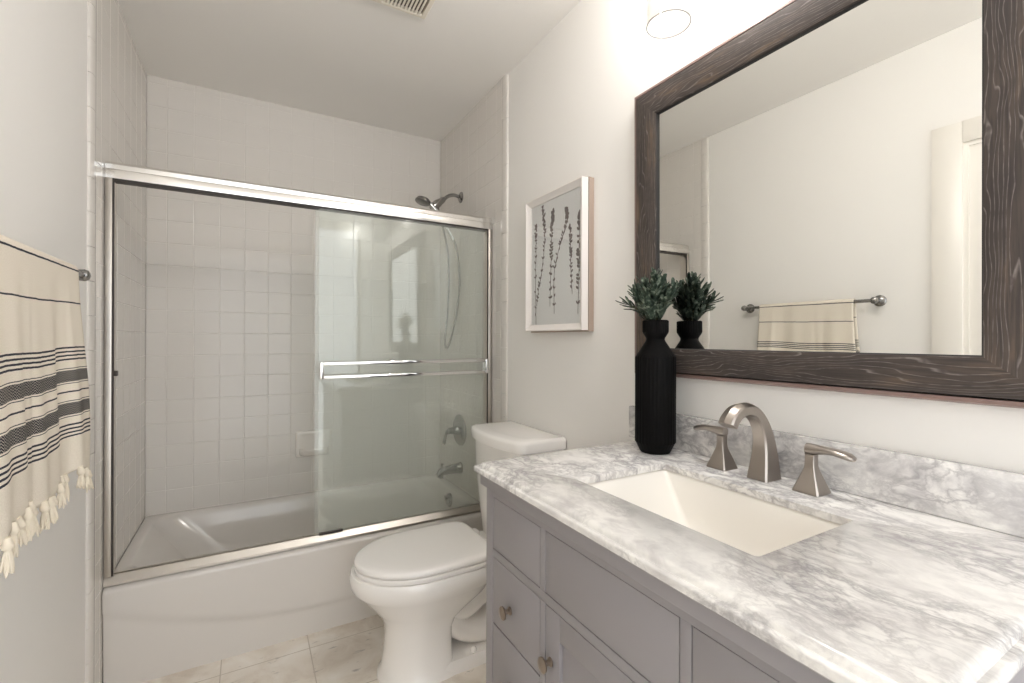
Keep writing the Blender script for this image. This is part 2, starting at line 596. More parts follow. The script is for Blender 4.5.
# ------------------------------------------------------------------ sliding shower door
sd = thing('sliding_shower_door', 'chrome framed sliding glass door standing on the bathtub rim', 'shower door', (.321, 2.14, ZR))
YD0, YD1 = 2.112, 2.172
b = MB()
prof = [(YD0, 1.815), (YD0, 1.836), (YD0 + .006, 1.840), (YD0 + .006, 1.858), (YD0 + .012, 1.868), (YD1 - .01, 1.868), (YD1, 1.858), (YD1, 1.815),
        (YD1 - .006, 1.815), (YD1 - .006, 1.850), (YD0 + .006, 1.850), (YD0 + .006, 1.815)]
prof = [(YD0, 1.812), (YD0 - .002, 1.830), (YD0, 1.842), (YD0 + .005, 1.846), (YD0 + .004, 1.862), (YD0 + .012, 1.872), (YD1 - .01, 1.872), (YD1, 1.860), (YD1, 1.812),
        (YD1 - .005, 1.812), (YD1 - .005, 1.850), (YD0 + .008, 1.850), (YD0 + .008, 1.812)]
b.loft([[(x, y, z) for y, z in prof] for x in (TL + .001, TR - .001)])
hd = b.build('header_rail', M_alu, sd, smooth=30)
b = MB()
b.box(TL + .022, TR - .022, YD0 + .009, YD1 - .007, 1.807, 1.812)
b.build('header_seal', M_seal, hd)
b = MB()
prof = [(YD0 - .002, ZR + .0025), (YD0 - .002, ZR + .012), (YD0 + .008, ZR + .026), (YD0 + .014, ZR + .034), (YD0 + .018, ZR + .034), (YD0 + .018, ZR + .010), (YD1 - .012, ZR + .010), (YD1 - .012, ZR + .026), (YD1, ZR + .026), (YD1, ZR + .0025)]
b.loft([[(x, y, z) for y, z in prof] for x in (TL + .001, TR - .001)])
b.build('bottom_track', M_track, sd, smooth=30)
for xa, sg, nm in ((TL + .001, 1, 'l'), (TR - .001, -1, 'r')):
    b = MB()
    b.box(*sorted((xa, xa + sg * .021)), YD0, YD1, ZR + .034, 1.812, .003)
    jb = b.build('side_jamb', M_track, sd)
    b = MB()
    b.box(*sorted((xa + sg * .021, xa + sg * .026)), YD0 + .002, YD0 + .008, ZR + .034, 1.812, 0)
    b.build('jamb_seal', M_seal, jb)
    if sg == 1:
        b = MB()
        b.box(xa + .0245, xa + .036, YD0 + .002, YD0 + .022, 1.112, 1.130, .002)
        b.build('bumper', M_seal, jb)
GX0, GX1 = .258, TR - .030
b = MB(); b.box(GX0, GX1, 2.122, 2.128, ZR + .038, 1.806)
front_glass = b.build('glass_panel', M_glass, sd, smooth=None)
b = MB(); b.box(GX0 - .012, GX1 - .005, 2.146, 2.152, ZR + .030, 1.806)
b.build('glass_panel', M_glass, sd, smooth=None)
b = MB(); b.box(GX0 + .004, GX0 + .10, 2.119, 2.131, ZR + .0355, ZR + .044)
b.build('edge_guide', M_seal, front_glass)
# towel bar on the outer panel: two rails joined by end blocks
b = MB()
for z in (1.141, 1.083):
    b.box(GX0 + .002, GX1 - .004, 2.083, 2.096, z - .0075, z + .0075, .003)
tb = b.build('glass_towel_bar', M_chrome, sd)
for x in (GX0 + .008, GX1 - .012):
    b = MB()
    b.box(x - .009, x + .009, 2.080, 2.121, 1.075, 1.149, .004)
    b.build('bracket', M_chrome, tb)

# ------------------------------------------------------------------ shower fittings
sh = thing('hand_shower', 'chrome hand shower on a curved wall arm with hanging hose', 'shower head', (TR, 2.52, 2.085))
Ys = 2.52
b = MB()
b.lathe([(0, .032), (.004, .032), (.012, .022), (.016, .012)], (TR, Ys, 2.085), (-1, 0, 0), 28)
b.build('escutcheon', M_chromed, sh)
b = MB()
b.tube(catmull([(TR - .005, Ys, 2.085), (TR - .045, Ys, 2.092), (TR - .085, Ys, 2.078), (TR - .115, Ys, 2.048)]), .0105)
b.build('shower_arm', M_chromed, sh)
b = MB()
b.lathe([(0, .014), (.012, .018), (.03, .019), (.05, .024), (.085, .024), (.10, .017), (.105, .01)], (TR - .107, Ys, 2.060), (-.75, 0, -.62), 24)
b.tube([(TR - .150, Ys, 2.02), (TR - .150, Ys - .005, 1.985)], .012)
b.build('diverter', M_chromed, sh)
b = MB()
hp = catmull([(TR - .055, Ys - .02, 1.828), (TR - .10, Ys - .022, 1.895), (TR - .155, Ys - .022, 1.970), (TR - .20, Ys - .022, 2.012), (TR - .235, Ys - .022, 2.028)], 6)
b.tube(hp, [.011 + .004 * i / len(hp) for i in range(len(hp))], 14)
hn = b.build('hand_shower_handle', M_chrome, sh)
b = MB()
b.lathe([(-.014, .018), (-.008, .036), (.004, .044), (.012, .044), (.016, .038), (.0165, 0)], (TR - .240, Ys - .022, 2.026), (-.28, -.05, -.96), 28)
b.build('spray_head', M_chromed, hn)
b = MB()
hose = catmull([(TR - .055, Ys - .02, 1.830), (TR - .036, Ys - .022, 1.77), (TR - .020, Ys - .02, 1.66), (TR - .014, Ys - .01, 1.54), (TR - .026, Ys, 1.40), (TR - .05, Ys + .01, 1.28),
                (TR - .070, Ys + .02, 1.205), (TR - .082, Ys + .035, 1.20), (TR - .080, Ys + .045, 1.26), (TR - .062, Ys + .045, 1.45), (TR - .062, Ys + .042, 1.70), (TR - .09, Ys + .03, 1.86), (TR - .135, Ys + .01, 1.96), (TR - .150, Ys - .004, 1.99)], 10)
b.tube(hose, .0062, 10)
b.build('hose', M_chromed, sh)

va = thing('shower_valve', 'round chrome shower valve with a drooping lever, above the tub spout', 'shower valve', (TR, 2.525, .71))
b = MB()
b.lathe([(0, .092), (.004, .092), (.010, .084), (.013, .060), (.018, .040), (.02, .03)], (TR, 2.525, .71), (-1, 0, 0), 40)
b.build('escutcheon', M_chromed, va)
b = MB()
b.lathe([(.015, .028), (.03, .024), (.05, .02), (.075, .018), (.082, .012), (.083, 0)], (TR, 2.525, .71), (-1, 0, 0), 24)
b.tube(catmull([(TR - .07, 2.525, .715), (TR - .085, 2.53, .70), (TR - .088, 2.54, .665), (TR - .094, 2.548, .632)]), [.010] * 8 + [.0095] * 9 + [.011] * 8, 12)
b.build('lever_handle', M_chromed, va)

tsp = thing('tub_spout', 'chrome tub spout with a lift knob, below the shower valve', 'tub spout', (TR, 2.51, .49))
b = MB()
rr = []
for d, r, dz in ((0, .031, .002), (.006, .031, .002), (.012, .027, .002), (.05, .026, .001), (.10, .023, -.002), (.125, .021, -.006), (.14, .019, -.014), (.147, .014, -.022)):
    rr.append([Vector((TR - d, 2.51 + math.cos(2 * PI * k / 20) * r, .49 + dz + math.sin(2 * PI * k / 20) * r * (1 if math.sin(2 * PI * k / 20) > 0 else 1.15))) for k in range(20)])
b.loft(rr)
b.tube([(TR - .125, 2.51, .47), (TR - .127, 2.51, .448)], [.017, .016], 16)
b.build('spout_body', M_chromed, tsp, smooth=50)
b = MB()
b.lathe([(0, .005), (.012, .005), (.014, .009), (.020, .009), (.022, .004)], (TR - .118, 2.51, .508), (0, 0, 1), 16)
b.build('diverter_knob', M_chromed, tsp)

# soap dish
b = MB()
x0, x1, z0, z1 = .228, .418, .575, .722
yy = YB - .0005
def rz(xa, xb, za, zb, r, y):
    return [Vector((p.x, y, p.y)) for p in rrect(xa, xb, za, zb, r, 0, 5, 2)]
b.loft([rz(x0, x1, z0, z1, .010, yy), rz(x0, x1, z0, z1, .010, yy - .009), rz(x0 + .003, x1 - .003, z0 + .003, z1 - .003, .010, yy - .014), rz(x0 + .010, x1 - .010, z0 + .010, z1 - .010, .012, yy - .017),
        rz(x0 + .022, x1 - .022, z0 + .020, z1 - .018, .014, yy - .016), rz(x0 + .030, x1 - .030, z0 + .024, z1 - .026, .016, yy - .0135)])
tr = []
def tray(z, d, ins):
    return [Vector((x0 + ins, yy - .006, z))] + [Vector((x0 + ins + (x1 - x0 - 2 * ins) * k / 16, yy - .006 - d * (1 - abs(2 * k / 16 - 1) ** 5), z)) for k in range(17)] + [Vector((x1 - ins, yy - .006, z))]
b.loft([tray(.582, .012, .030), tray(.585, .034, .020), tray(.594, .050, .014), tray(.612, .058, .012), tray(.622, .058, .012), tray(.625, .054, .015), tray(.622, .049, .020), tray(.612, .044, .026), tray(.610, .038, .032)])
so = b.build('soap_dish', M_soap, smooth=50, origin=((x0 + x1) / 2, YB, z0))
tag(so, 'white ceramic soap dish set into the back tiles above the tub', 'soap dish')

# ------------------------------------------------------------------ toilet (faces the left wall)
CY = 1.712
to = thing('toilet', 'white two piece toilet with closed lid between tub and vanity', 'toilet', (.75, CY, 0))
def egg(xf, xb, hw, z, xm=None, n=48, pb=2.6, pf=2.0, cy=CY):
    """xf front tip (small x), xb back, widest at xm"""
    xm = xm if xm is not None else xb - (xb - xf) * .42
    out = []
    for k in range(n):
        a = 2 * PI * k / n
        ca, sa = math.cos(a), math.sin(a)
        p = pf if ca > 0 else pb
        ex = abs(ca) ** (2 / p) * (1 if ca > 0 else -1)
        ey = abs(sa) ** (2 / p) * (1 if sa > 0 else -1)
        L = (xm - xf) if ca > 0 else (xb - xm)
        out.append(Vector((xm - ex * L, cy + ey * hw, z)))
    return out
b = MB()
b.loft([egg(.412, .690, .128, 0, .56, pb=6), egg(.414, .688, .126, .014, .56, pb=6), egg(.428, .676, .118, .026, .56, pb=6), egg(.436, .672, .113, .10, .56, pb=6), egg(.440, .672, .112, .17, .56, pb=6),
        egg(.434, .690, .118, .205, .57, pb=5), egg(.414, .74, .134, .240, .58, pb=4), egg(.375, .82, .158, .285, .59, pb=3.2), egg(.340, .86, .178, .325, .59, pb=3),
        egg(.320, .87, .192, .345, .59, pb=3.5), egg(.314, .87, .197, .370, .59, pb=3.5), egg(.314, .87, .197, .392, .59, pb=3.5), egg(.319, .865, .192, .4025, .59, pb=3.5), egg(.330, .86, .18, .4045, .59, pb=3.5)])
# foot plate and trapway behind the pedestal
b.loft([egg(.60, .99, .122, 0, .75, pb=4, pf=6), egg(.60, .99, .122, .030, .75, pb=4, pf=6), egg(.605, .985, .112, .045, .75, pb=4, pf=6)])
tp = catmull([(.64, CY, .28), (.72, CY, .20), (.80, CY, .235), (.87, CY, .27), (.92, CY, .19), (.93, CY, .03)], 8)
rg = []
for i, p in enumerate(tp):
    a = tp[max(i - 1, 0)]; c_ = tp[min(i + 1, len(tp) - 1)]
    tg = (c_ - a).normalized(); nn = Vector((tg.z, 0, -tg.x))
    rg.append([p + Vector((0, math.cos(2 * PI * k / 24) * .098, 0)) + nn * math.sin(2 * PI * k / 24) * .058 for k in range(24)])
b.loft(rg)
tp = catmull([(.655, CY, .20), (.71, CY, .135), (.78, CY, .095), (.86, CY, .085), (.93, CY, .07)], 6)
rg = []
for i, p in enumerate(tp):
    a = tp[max(i - 1, 0)]; c_ = tp[min(i + 1, len(tp) - 1)]
    tg = (c_ - a).normalized(); nn = Vector((tg.z, 0, -tg.x))
    rg.append([p + Vector((0, math.cos(2 * PI * k / 24) * .092, 0)) + nn * math.sin(2 * PI * k / 24) * .060 for k in range(24)])
b.loft(rg)
b.loft([rrect(.82, 1.085, CY - .11, CY + .11, .04, z, 5) for z in (.235,)] + [rrect(.80, 1.09, CY - .15, CY + .15, .04, z, 5) for z in (.33, .385)] + [rrect(.81, 1.085, CY - .145, CY + .145, .04, .392, 5)])
b.build('bowl', M_china, to, smooth=45)
def ringslab(b, zs):
    b.loft([egg(.330 + i, .826 - i * .5, .190 - i, z, .57, pb=6.5) for z, i in zs])
b = MB(); ringslab(b, ((.405, .006), (.407, .001), (.418, 0), (.4225, .003), (.4235, .008)))
b.build('seat', M_seat, to)
b = MB(); ringslab(b, ((.4258, .008), (.4265, .002), (.430, .0), (.438, 0), (.444, .004), (.4475, .012), (.4495, .03), (.4505, .06)))
ld = b.build('lid', M_seat, to, smooth=50)
for dy in (-.075, .075):
    b = MB()
    b.loft([rrect(.828, .855, CY + dy - .02, CY + dy + .02, .008, z, 3) for z in (.404, .428)] + [rrect(.832, .85, CY + dy - .016, CY + dy + .016, .006, .434, 3)])
    b.build('hinge', M_seat, to)
b = MB()
def tankring(f, z, xb=1.089, bow=.028, hw=.235, rc=.05):
    # back straight, front bowed, rounded front corners
    pts = []
    cy = CY - .010
    pts.append(Vector((xb, cy - hw * .985, z)))
    N = 28
    for k in range(N + 1):
        a = -1 + 2 * k / N
        y = hw * math.sin(a * PI / 2) if abs(a) < 1 else hw * a
        e = abs(y) / hw
        x = f + bow * e ** 2 + (rc * (1 - math.sqrt(max(0, 1 - ((e * hw - (hw - rc)) / rc) ** 2))) if e * hw > hw - rc else 0)
        pts.append(Vector((x, cy + y, z)))
    pts.append(Vector((xb, cy + hw * .985, z)))
    return pts
b.loft([tankring(.90, .393, hw=.185), tankring(.89, .400, hw=.195), tankring(.876, .55, hw=.204), tankring(.864, .70, hw=.214), tankring(.860, .812, hw=.216)])
b.build('tank', M_china, to, smooth=45)
b = MB()
b.loft([tankring(.846, .812, 1.09, .04, hw=.221, rc=.03), tankring(.841, .815, 1.09, .04, hw=.227, rc=.03), tankring(.840, .846, 1.09, .04, hw=.228, rc=.03), tankring(.844, .855, 1.09, .04, hw=.224, rc=.03), tankring(.856, .860, 1.086, .04, hw=.214, rc=.03), tankring(.90, .862, 1.07, .03, hw=.18, rc=.03)])
b.build('tank_lid', M_china, to, smooth=50)
b = MB()
b.lathe([(0, .016), (.004, .016), (.010, .012), (.014, .012)], (.868, CY - .155, .76), (-1, 0, 0), 20)
b.tube([(.854, CY - .155, .76), (.850, CY - .12, .757), (.848, CY - .08, .752)], [.006, .006, .008], 10)
b.build('flush_lever', M_chrome, to)
for dy in (-.095, .095):
    b = MB(); b.lathe([(0, .013), (.008, .013), (.014, .010), (.018, .004)], (.755, CY + dy, .044), (0, 0, 1), 16)
    b.build('bolt_cap', M_china, to)

# ------------------------------------------------------------------ vanity cabinet
XF = .533            # cabinet face plane
VY0, VY1 = .178, 1.066
vn = thing('vanity_cabinet', 'grey painted vanity cabinet under the marble worktop', 'vanity cabinet', (.81, .622, 0))
ZT = .905            # top of carcass
b = MB()
b.box(XF + .018, WR - .002, VY0 + .004, VY0 + .020, .12, .8735)          # sides, floor, back
b.box(XF + .018, WR - .002, VY1 - .020, VY1 - .004, .12, .8735)
b.box(XF + .018, WR - .002, VY0 + .004, VY1 - .004, .12, .138)
b.box(WR - .010, WR - .002, VY0 + .004, VY1 - .004, .12, .8735)
for y0, y1 in ((VY0, VY0 + .036), (VY1 - .036, VY1)):                   # corner posts run to the floor as legs
    b.box(XF, XF + .045, y0, y1, 0, .868, .0015)
    b.box(WR - .05, WR - .004, y0, y1, 0, .868, .0015)
b.box(XF, XF + .02, VY0 + .036, VY1 - .036, .852, .868)
b.box(XF + .0, XF + .02, VY0 + .036, VY1 - .036, .702, .722, .0008)
b.box(XF, XF + .02, VY0 + .036, VY1 - .036, .10, .15, .0008)
for y in (.441, .803):                                                  # upright stiles
    b.box(XF, XF + .02, y - .0095, y + .0095, .15, .7018, .0008)
    b.box(XF, XF + .02, y - .0095, y + .0095, .7222, .852, .0008)
# frieze under the stone: two little steps
b.box(XF - .006, XF + .02, VY0 - .004, VY1 + .004, .868, .8735, .001)
b.box(XF - .015, XF + .022, VY0 - .008, VY1 + .008, .8735, ZT - .0005, .003)
b.box(XF + .022, WR - .003, VY0 + .001, VY0 + .020, .8735, ZT - .0005)
b.box(XF + .022, WR - .003, VY1 - .020, VY1 - .001, .8735, ZT - .0005)
b.build('carcass', M_cab, vn)
cols = ((.8125, 1.030), (.4505, .7935), (.214, .4315))
def slab(y0, y1, z0, z1, name, parent=vn):
    b = MB()
    g = .0018
    b.box(XF + .0005, XF + .0175, y0 + g, y1 - g, z0 + g, z1 - g, .0012)
    return b.build(name, M_cab, parent)
def knob(parent, y, z):
    b = MB()
    b.lathe([(0, .0095), (.003, .0095), (.006, .0055), (.013, .0055), (.016, .011), (.018, .0150), (.022, .0158), (.025, .012), (.0264, 0)], (XF + .0005, y, z), (-1, 0, 0), 24, sx=.92)
    b.build('knob', M_knob, parent)
for y0, y1 in cols:
    o = slab(y0, y1, .722, .852, 'false_front')
for y0, y1 in (cols[0], cols[2]):
    for z0, z1 in ((.537, .702), (.345, .537), (.15, .345)):
        o = slab(y0, y1, z0, z1, 'drawer')
        knob(o, (y0 + y1) / 2 + .02 if y0 > .6 else (y0 + y1) / 2, (z0 + z1) / 2 - .01)
y0, y1 = cols[1]
g = .0018
b = MB()
b.box(XF + .0005, XF + .0175, y0 + g, y0 + .05, .152, .700, .0012)
b.box(XF + .0005, XF + .0175, y1 - .05, y1 - g, .152, .700, .0012)
b.box(XF + .0005, XF + .0175, y0 + .05, y1 - .05, .152, .202, .0012)
b.box(XF + .0005, XF + .0175, y0 + .05, y1 - .05, .648, .700, .0012)
dr = b.build('door', M_cab, vn)
b = MB(); b.box(XF + .009, XF + .0165, y0 + .046, y1 - .046, .198, .652, 0)
b.build('panel', M_cab, dr)
knob(dr, y1 - .020, .592)

# ------------------------------------------------------------------ worktop, splash, basin
wt = thing('marble_worktop', 'white marble worktop with grey veins and a matching upstand', 'worktop', (.80, .622, ZT))
CX0, CX1, CY0, CY1 = .504, WR - .001, .153, 1.090
SX0, SX1, SY0, SY1 = .646, .929, .408, .836
b = MB()
def R_(x0, x1, y0, y1, r, z): return rrect(x0, x1, y0, y1, r, z, 5, 8)
def E_(i, z): return R_(CX0 + i, CX1, CY0 + i, CY1 - i, .012, ZT + z)
o_r = [E_(.003, 0), E_(0, .003), E_(0, .0125), E_(.0015, .0145), E_(.0045, .0152), E_(.0095, .0152), E_(.0105, .0165), E_(.0120, .0200), E_(.0150, .0228), E_(.0190, .0244), E_(.023, .025),
       R_(SX0 - .002, SX1 + .002, SY0 - .002, SY1 + .002, .008, ZT + .025), R_(SX0, SX1, SY0, SY1, .007, ZT + .0235), R_(SX0, SX1, SY0, SY1, .007, ZT + .0090), R_(SX0 - .026, SX1 + .026, SY0 - .026, SY1 + .026, .02, ZT + .0090), R_(SX0 - .026, SX1 + .026, SY0 - .026, SY1 + .026, .02, ZT)]
o_r.append(o_r[0])
b.loft(o_r, False, False)
bmesh.ops.remove_doubles(b.bm, verts=b.bm.verts, dist=1e-5)
b.build('slab', M_marble, wt, smooth=40)
b = MB()
b.box(CX1 - .020, CX1, CY0, CY1 + .030, ZK + .0004, 1.031, .003)
b.build('upstand', M_marble_v, wt)
sk = thing('undermount_sink', 'white rectangular undermount sink sunk in the marble worktop', 'sink', ((SX0 + SX1) / 2, (SY0 + SY1) / 2, .77))
b = MB()
e = .004
zt = ZT + .0085
prof = [(-.022, -.022, zt - .012, .02), (-.022, -.022, zt, .02), (-e, -e, zt, .010), (0, .004, zt - .006, .010), (.004, .020, zt - .03, .012), (.014, .062, zt - .09, .016), (.020, .080, zt - .115, .02), (.036, .100, zt - .128, .025), (.10, .150, zt - .134, .025)]
b.loft([rrect(SX0 + i * .9, SX1 - i * .9, SY0 + k, SY1 - k, r, z, 6, 4) for i, k, z, r in prof], False, True)
b.loft([rrect(SX0 - .022 + i, SX1 + .022 - i, SY0 - .022 + i, SY1 + .022 - i, .03, z, 6, 4) for i, z in ((0, zt - .012), (.012, zt - .05), (.04, zt - .145))], False, True)
b.build('basin', M_basin, sk, smooth=60)
b = MB()
b.lathe([(0, .026), (.003, .026), (.004, .021), (.002, .015), (.002, 0)], ((SX0 + SX1) / 2, (SY0 + SY1) / 2, zt - .1338), (0, 0, 1), 24)
b.build('drain', M_nickel, sk)

# ------------------------------------------------------------------ faucet
FX, FY = 1.024, .632
fa = thing('faucet', 'brushed nickel widespread faucet with arched spout and two lever handles', 'faucet', (FX, FY, ZK))
b = MB()
ctr = [(1.026, .9305, .060, .050), (1.026, .936, .059, .048), (1.0275, .96, .053, .043), (1.0275, .99, .045, .038), (1.024, 1.020, .037, .034), (1.014, 1.048, .031, .032), (.996, 1.073, .027, .031),
       (.972, 1.0885, .025, .032), (.944, 1.0925, .024, .034), (.919, 1.0865, .0235, .036), (.902, 1.073, .023, .037), (.895, 1.062, .023, .037)]
ctr_s = catmull([(c[0], c[2] , c[1]) for c in ctr], 4)
wid = catmull([(c[3], 0, 0) for c in ctr], 4)
rg = []
for i, p in enumerate(ctr_s):
    pos = Vector((p.x, FY, p.z)); th_ = p.y; wd = wid[i].x
    a = ctr_s[max(i - 1, 0)]; c_ = ctr_s[min(i + 1, len(ctr_s) - 1)]
    tg = Vector((c_.x - a.x, 0, c_.z - a.z)).normalized()
    if i < 3: tg = Vector((0, 0, 1))
    nn = Vector((tg.z, 0, -tg.x))       # towards the wall / outer side
    hw, ht = wd / 2, th_ / 2
    cr = .0035
    ring = []
    for sx, sy in ((1, 1), (1, -1), (-1, -1), (-1, 1)):
        pass
    crown = .004 * min(1, i / 12)
    pts2 = [(ht - cr, hw), (ht, hw - cr), (ht + crown, 0), (ht, -hw + cr), (ht - cr, -hw), (-ht + cr, -hw), (-ht, -hw + cr), (-ht, 0), (-ht, hw - cr), (-ht + cr, hw)]
    for q1, q2 in pts2:
        ring.append(pos + nn * q1 + Vector((0, q2, 0)))
    rg.append(ring)
b.loft(rg)
b.build('spout', M_nickel, fa, smooth=28)
def handle(cx, cy, sg):
    b = MB()
    rg = []
    for z, h in ((.9305, .0265), (.933, .0265), (.936, .0255), (.950, .0205), (.965, .0152), (.978, .0108), (.985, .0095), (1.000, .0090), (1.0085, .0094), (1.0095, .0100)):
        c = h * .12
        rg.append([Vector((cx + x, cy + y, z)) for x, y in ((h, h - c), (h - c, h), (-h + c, h), (-h, h - c), (-h, -h + c), (-h + c, -h), (h - c, -h), (h, -h + c))])
    b.loft(rg)
    hb_ = b.build('handle_base', M_nickel, fa, smooth=28)
    b = MB()
    rg = []
    prof = [(-.0110, .0090, 1.019, .0065), (-.0095, .0110, 1.019, .0100), (.006, .0112, 1.019, .0100), (.014, .0112, 1.020, .0085), (.028, .0135, 1.0215, .0068), (.046, .0165, 1.0220, .0062), (.062, .0170, 1.0195, .0062), (.073, .0145, 1.0170, .0058), (.079, .0085, 1.0155, .0040)]
    for d, hw, z, ht in prof:
        ht *= 1.2
        rg.append([Vector((cx + math.cos(2 * PI * k / 14) * hw, cy + sg * d, z + math.sin(2 * PI * k / 14) * ht)) for k in range(14)])
    b.loft(rg)
    b.build('lever', M_nickel, hb_, smooth=50)
handle(1.0215, .737, 1)
handle(1.0215, .527, -1)

# ------------------------------------------------------------------ vase and sprigs
VX, VYc = 1.0, .934
va_prof = [(ZK + .0004, .040), (ZK + .003, .0425), (.957, .0540), (.960, .0548), (1.198, .0548), (1.202, .0540), (1.205, .0525), (1.2435, .0275), (1.249, .0262), (1.253, .0275), (1.264, .0345), (1.270, .0350), (1.300, .0350), (1.3025, .0335), (1.3025, .0275), (1.270, .0260), (1.262, .018)]
b = MB()
NV = 160
rings = []
for z, r in va_prof:
    ring = []
    for k in range(NV):
        fl = 0.0
        if .958 < z < 1.2 and r > .05 or (1.268 < z < 1.301 and r > .034):
            fl = .0019 * abs(math.sin(2 * PI * k / NV * 16))
        a = 2 * PI * k / NV
        ring.append(Vector((VX + (r + fl - .0008) * math.cos(a), VYc + (r + fl - .0008) * math.sin(a), z)))
    rings.append(ring)
b.loft(rings)
vs = b.build('vase', M_black, smooth=30, origin=(VX, VYc, ZK))
tag(vs, 'tall matt black ribbed bottle vase on the far end of the worktop', 'vase')
pl = thing('rosemary_plant', 'bunch of blue green rosemary sprigs in the black vase', 'plant', (VX, VYc, 1.30))
random.seed(11)
def leaf(b, p, d, L, wd):
    d = d.normalized()
    s_ = d.cross(Vector((0, 0, 1)))
    if s_.length < .1: s_ = Vector((1, 0, 0))
    s_.normalize(); n_ = s_.cross(d).normalized()
    curl = n_ * random.uniform(-.12, .22)
    rg = []
    for q, wq in ((0, .35), (.3, .8), (.65, 1.0), (.90, .85), (1.0, .35)):
        c = p + d * L * q + curl * L * q * q
        h = wd * wq
        rg.append([c + s_ * h, c + n_ * h * .32, c - s_ * h, c - n_ * h * .32])
    b.loft(rg)
sprigs = [(0, 0, .135, 0), (-.020, .072, .110, 1), (.020, -.060, .105, 2), (-.058, .035, .085, 3), (-.045, -.040, .100, 4), (-.01, .040, .125, 5), (.03, .045, .08, 6), (.0, -.030, .125, 7), (-.03, 0.0, .080, 8), (.028, -.02, .10, 9), (-.045, .085, .062, 10), (-.02, -.078, .070, 11), (-.06, -.02, .045, 12), (.03, .02, .115, 13), (-.015, -.012, .150, 14)]
for dx, dy, h, i in sprigs:
    b = MB()
    base = Vector((VX + dx * .15, VYc + dy * .15, 1.275))
    tip = Vector((VX + dx * .82, VYc + dy * .82, 1.30 + h * .82))
    mid = (base + tip) / 2 + Vector((-dx * .12, -dy * .12, .008))
    path = catmull([base, mid, tip], 10)
    b.mi = 1
    b.tube(path, [.0020] * (len(path) - 1) + [.001], 6)
    b.mi = 0
    n0 = 5
    for k in range(n0, len(path), 2):
        p = path[k]
        tg = (path[min(k + 1, len(path) - 1)] - path[max(k - 1, 0)]).normalized()
        u = tg.cross(Vector((.3, .2, 1))).normalized(); v = tg.cross(u)
        for q in range(3):
            a = k * 2.4 + q * 2 * PI / 3 + random.uniform(-.3, .3)
            spread = .80 - .4 * k / len(path)
            d = tg + (u * math.cos(a) + v * math.sin(a)) * spread
            leaf(b, p, d, random.uniform(.030, .046), random.uniform(.0048, .0064))
    for vv in b.bm.verts:       # leaves stay clear of the mirror
        if vv.co.x > 1.055: vv.co.x = 1.055 - (vv.co.x - 1.055) * .1
        if vv.co.z < 1.302:
            rr_ = math.hypot(vv.co.x - VX, vv.co.y - VYc)
            if rr_ > .025:
                if rr_ < .040: vv.co.z = max(vv.co.z, 1.304)
                elif vv.co.z < 1.296: vv.co.z = 1.296
    b.build('sprig', [M_leaf, M_stem], pl, smooth=60)

# ------------------------------------------------------------------ framed mirror
MY0, MY1, MZ0, MZ1 = .176, 1.094, 1.138, 2.026
mi = thing('wall_mirror', 'large mirror in a carved dark wood frame above the worktop', 'mirror', (WR, .633, MZ0))
def frame_section(prof, ya, yb, za, zb, k=(1, 1, 1, 1)):
    """prof: (inset, x) pairs; returns four corner point lists per inset; k: rail widths near, far, bottom, top"""
    return [[(x, ya + i * k[0], za + i * k[2]), (x, yb - i * k[1], za + i * k[2]), (x, yb - i * k[1], zb - i * k[3]), (x, ya + i * k[0], zb - i * k[3])] for i, x in prof]
MK = (1.08, 1.08, .86, 1.03)
XW = WR - .001
b = MB()
b.loft([[Vector(p) for p in r] for r in frame_section([(0, XW), (0, WR - .018), (.004, WR - .024), (.012, WR - .027), (.013, WR - .027), (.013, XW)], MY0, MY1, MZ0, MZ1, MK)] , False, False)
b.build('outer_moulding', M_lip, mi, smooth=25)
b = MB()
b.loft([[Vector(p) for p in r] for r in frame_section([(.0130, WR - .008), (.0172, WR - .008), (.0172, WR - .004)], MY0, MY1, MZ0, MZ1, MK)], False, False)
b.loft([[Vector(p) for p in r] for r in frame_section([(.0955, WR - .004), (.0955, WR - .0325), (.0965, WR - .0325), (.098, WR - .0305), (.098, WR - .004)], MY0, MY1, MZ0, MZ1, MK)], False, False)
b.build('black_fillet', M_dark, mi, smooth=25)
wp = [(.0172, WR - .004), (.0172, WR - .030), (.0195, WR - .0335), (.03, WR - .036), (.07, WR - .038), (.088, WR - .038), (.0945, WR - .036), (.0955, WR - .033), (.0955, WR - .004)]
secs = frame_section(wp, MY0, MY1, MZ0, MZ1, MK)
for k, mt_ in ((0, M_woodY), (1, M_woodZ), (2, M_woodY), (3, M_woodZ)):
    b = MB()
    j = (k + 1) % 4
    b.loft([[Vector(r[k]) for r in secs], [Vector(r[j]) for r in secs]], True, True)
    b.build('frame_rail', mt_, mi, smooth=30)
b = MB()
b.box(WR - .0265, WR - .020, MY0 + .098, MY1 - .098, MZ0 + .080, MZ1 - .094)
b.build('mirror_glass', M_mirror, mi, smooth=None)
mi.rotation_euler.y = -.0055      # hung on a wire: the top leans out a little

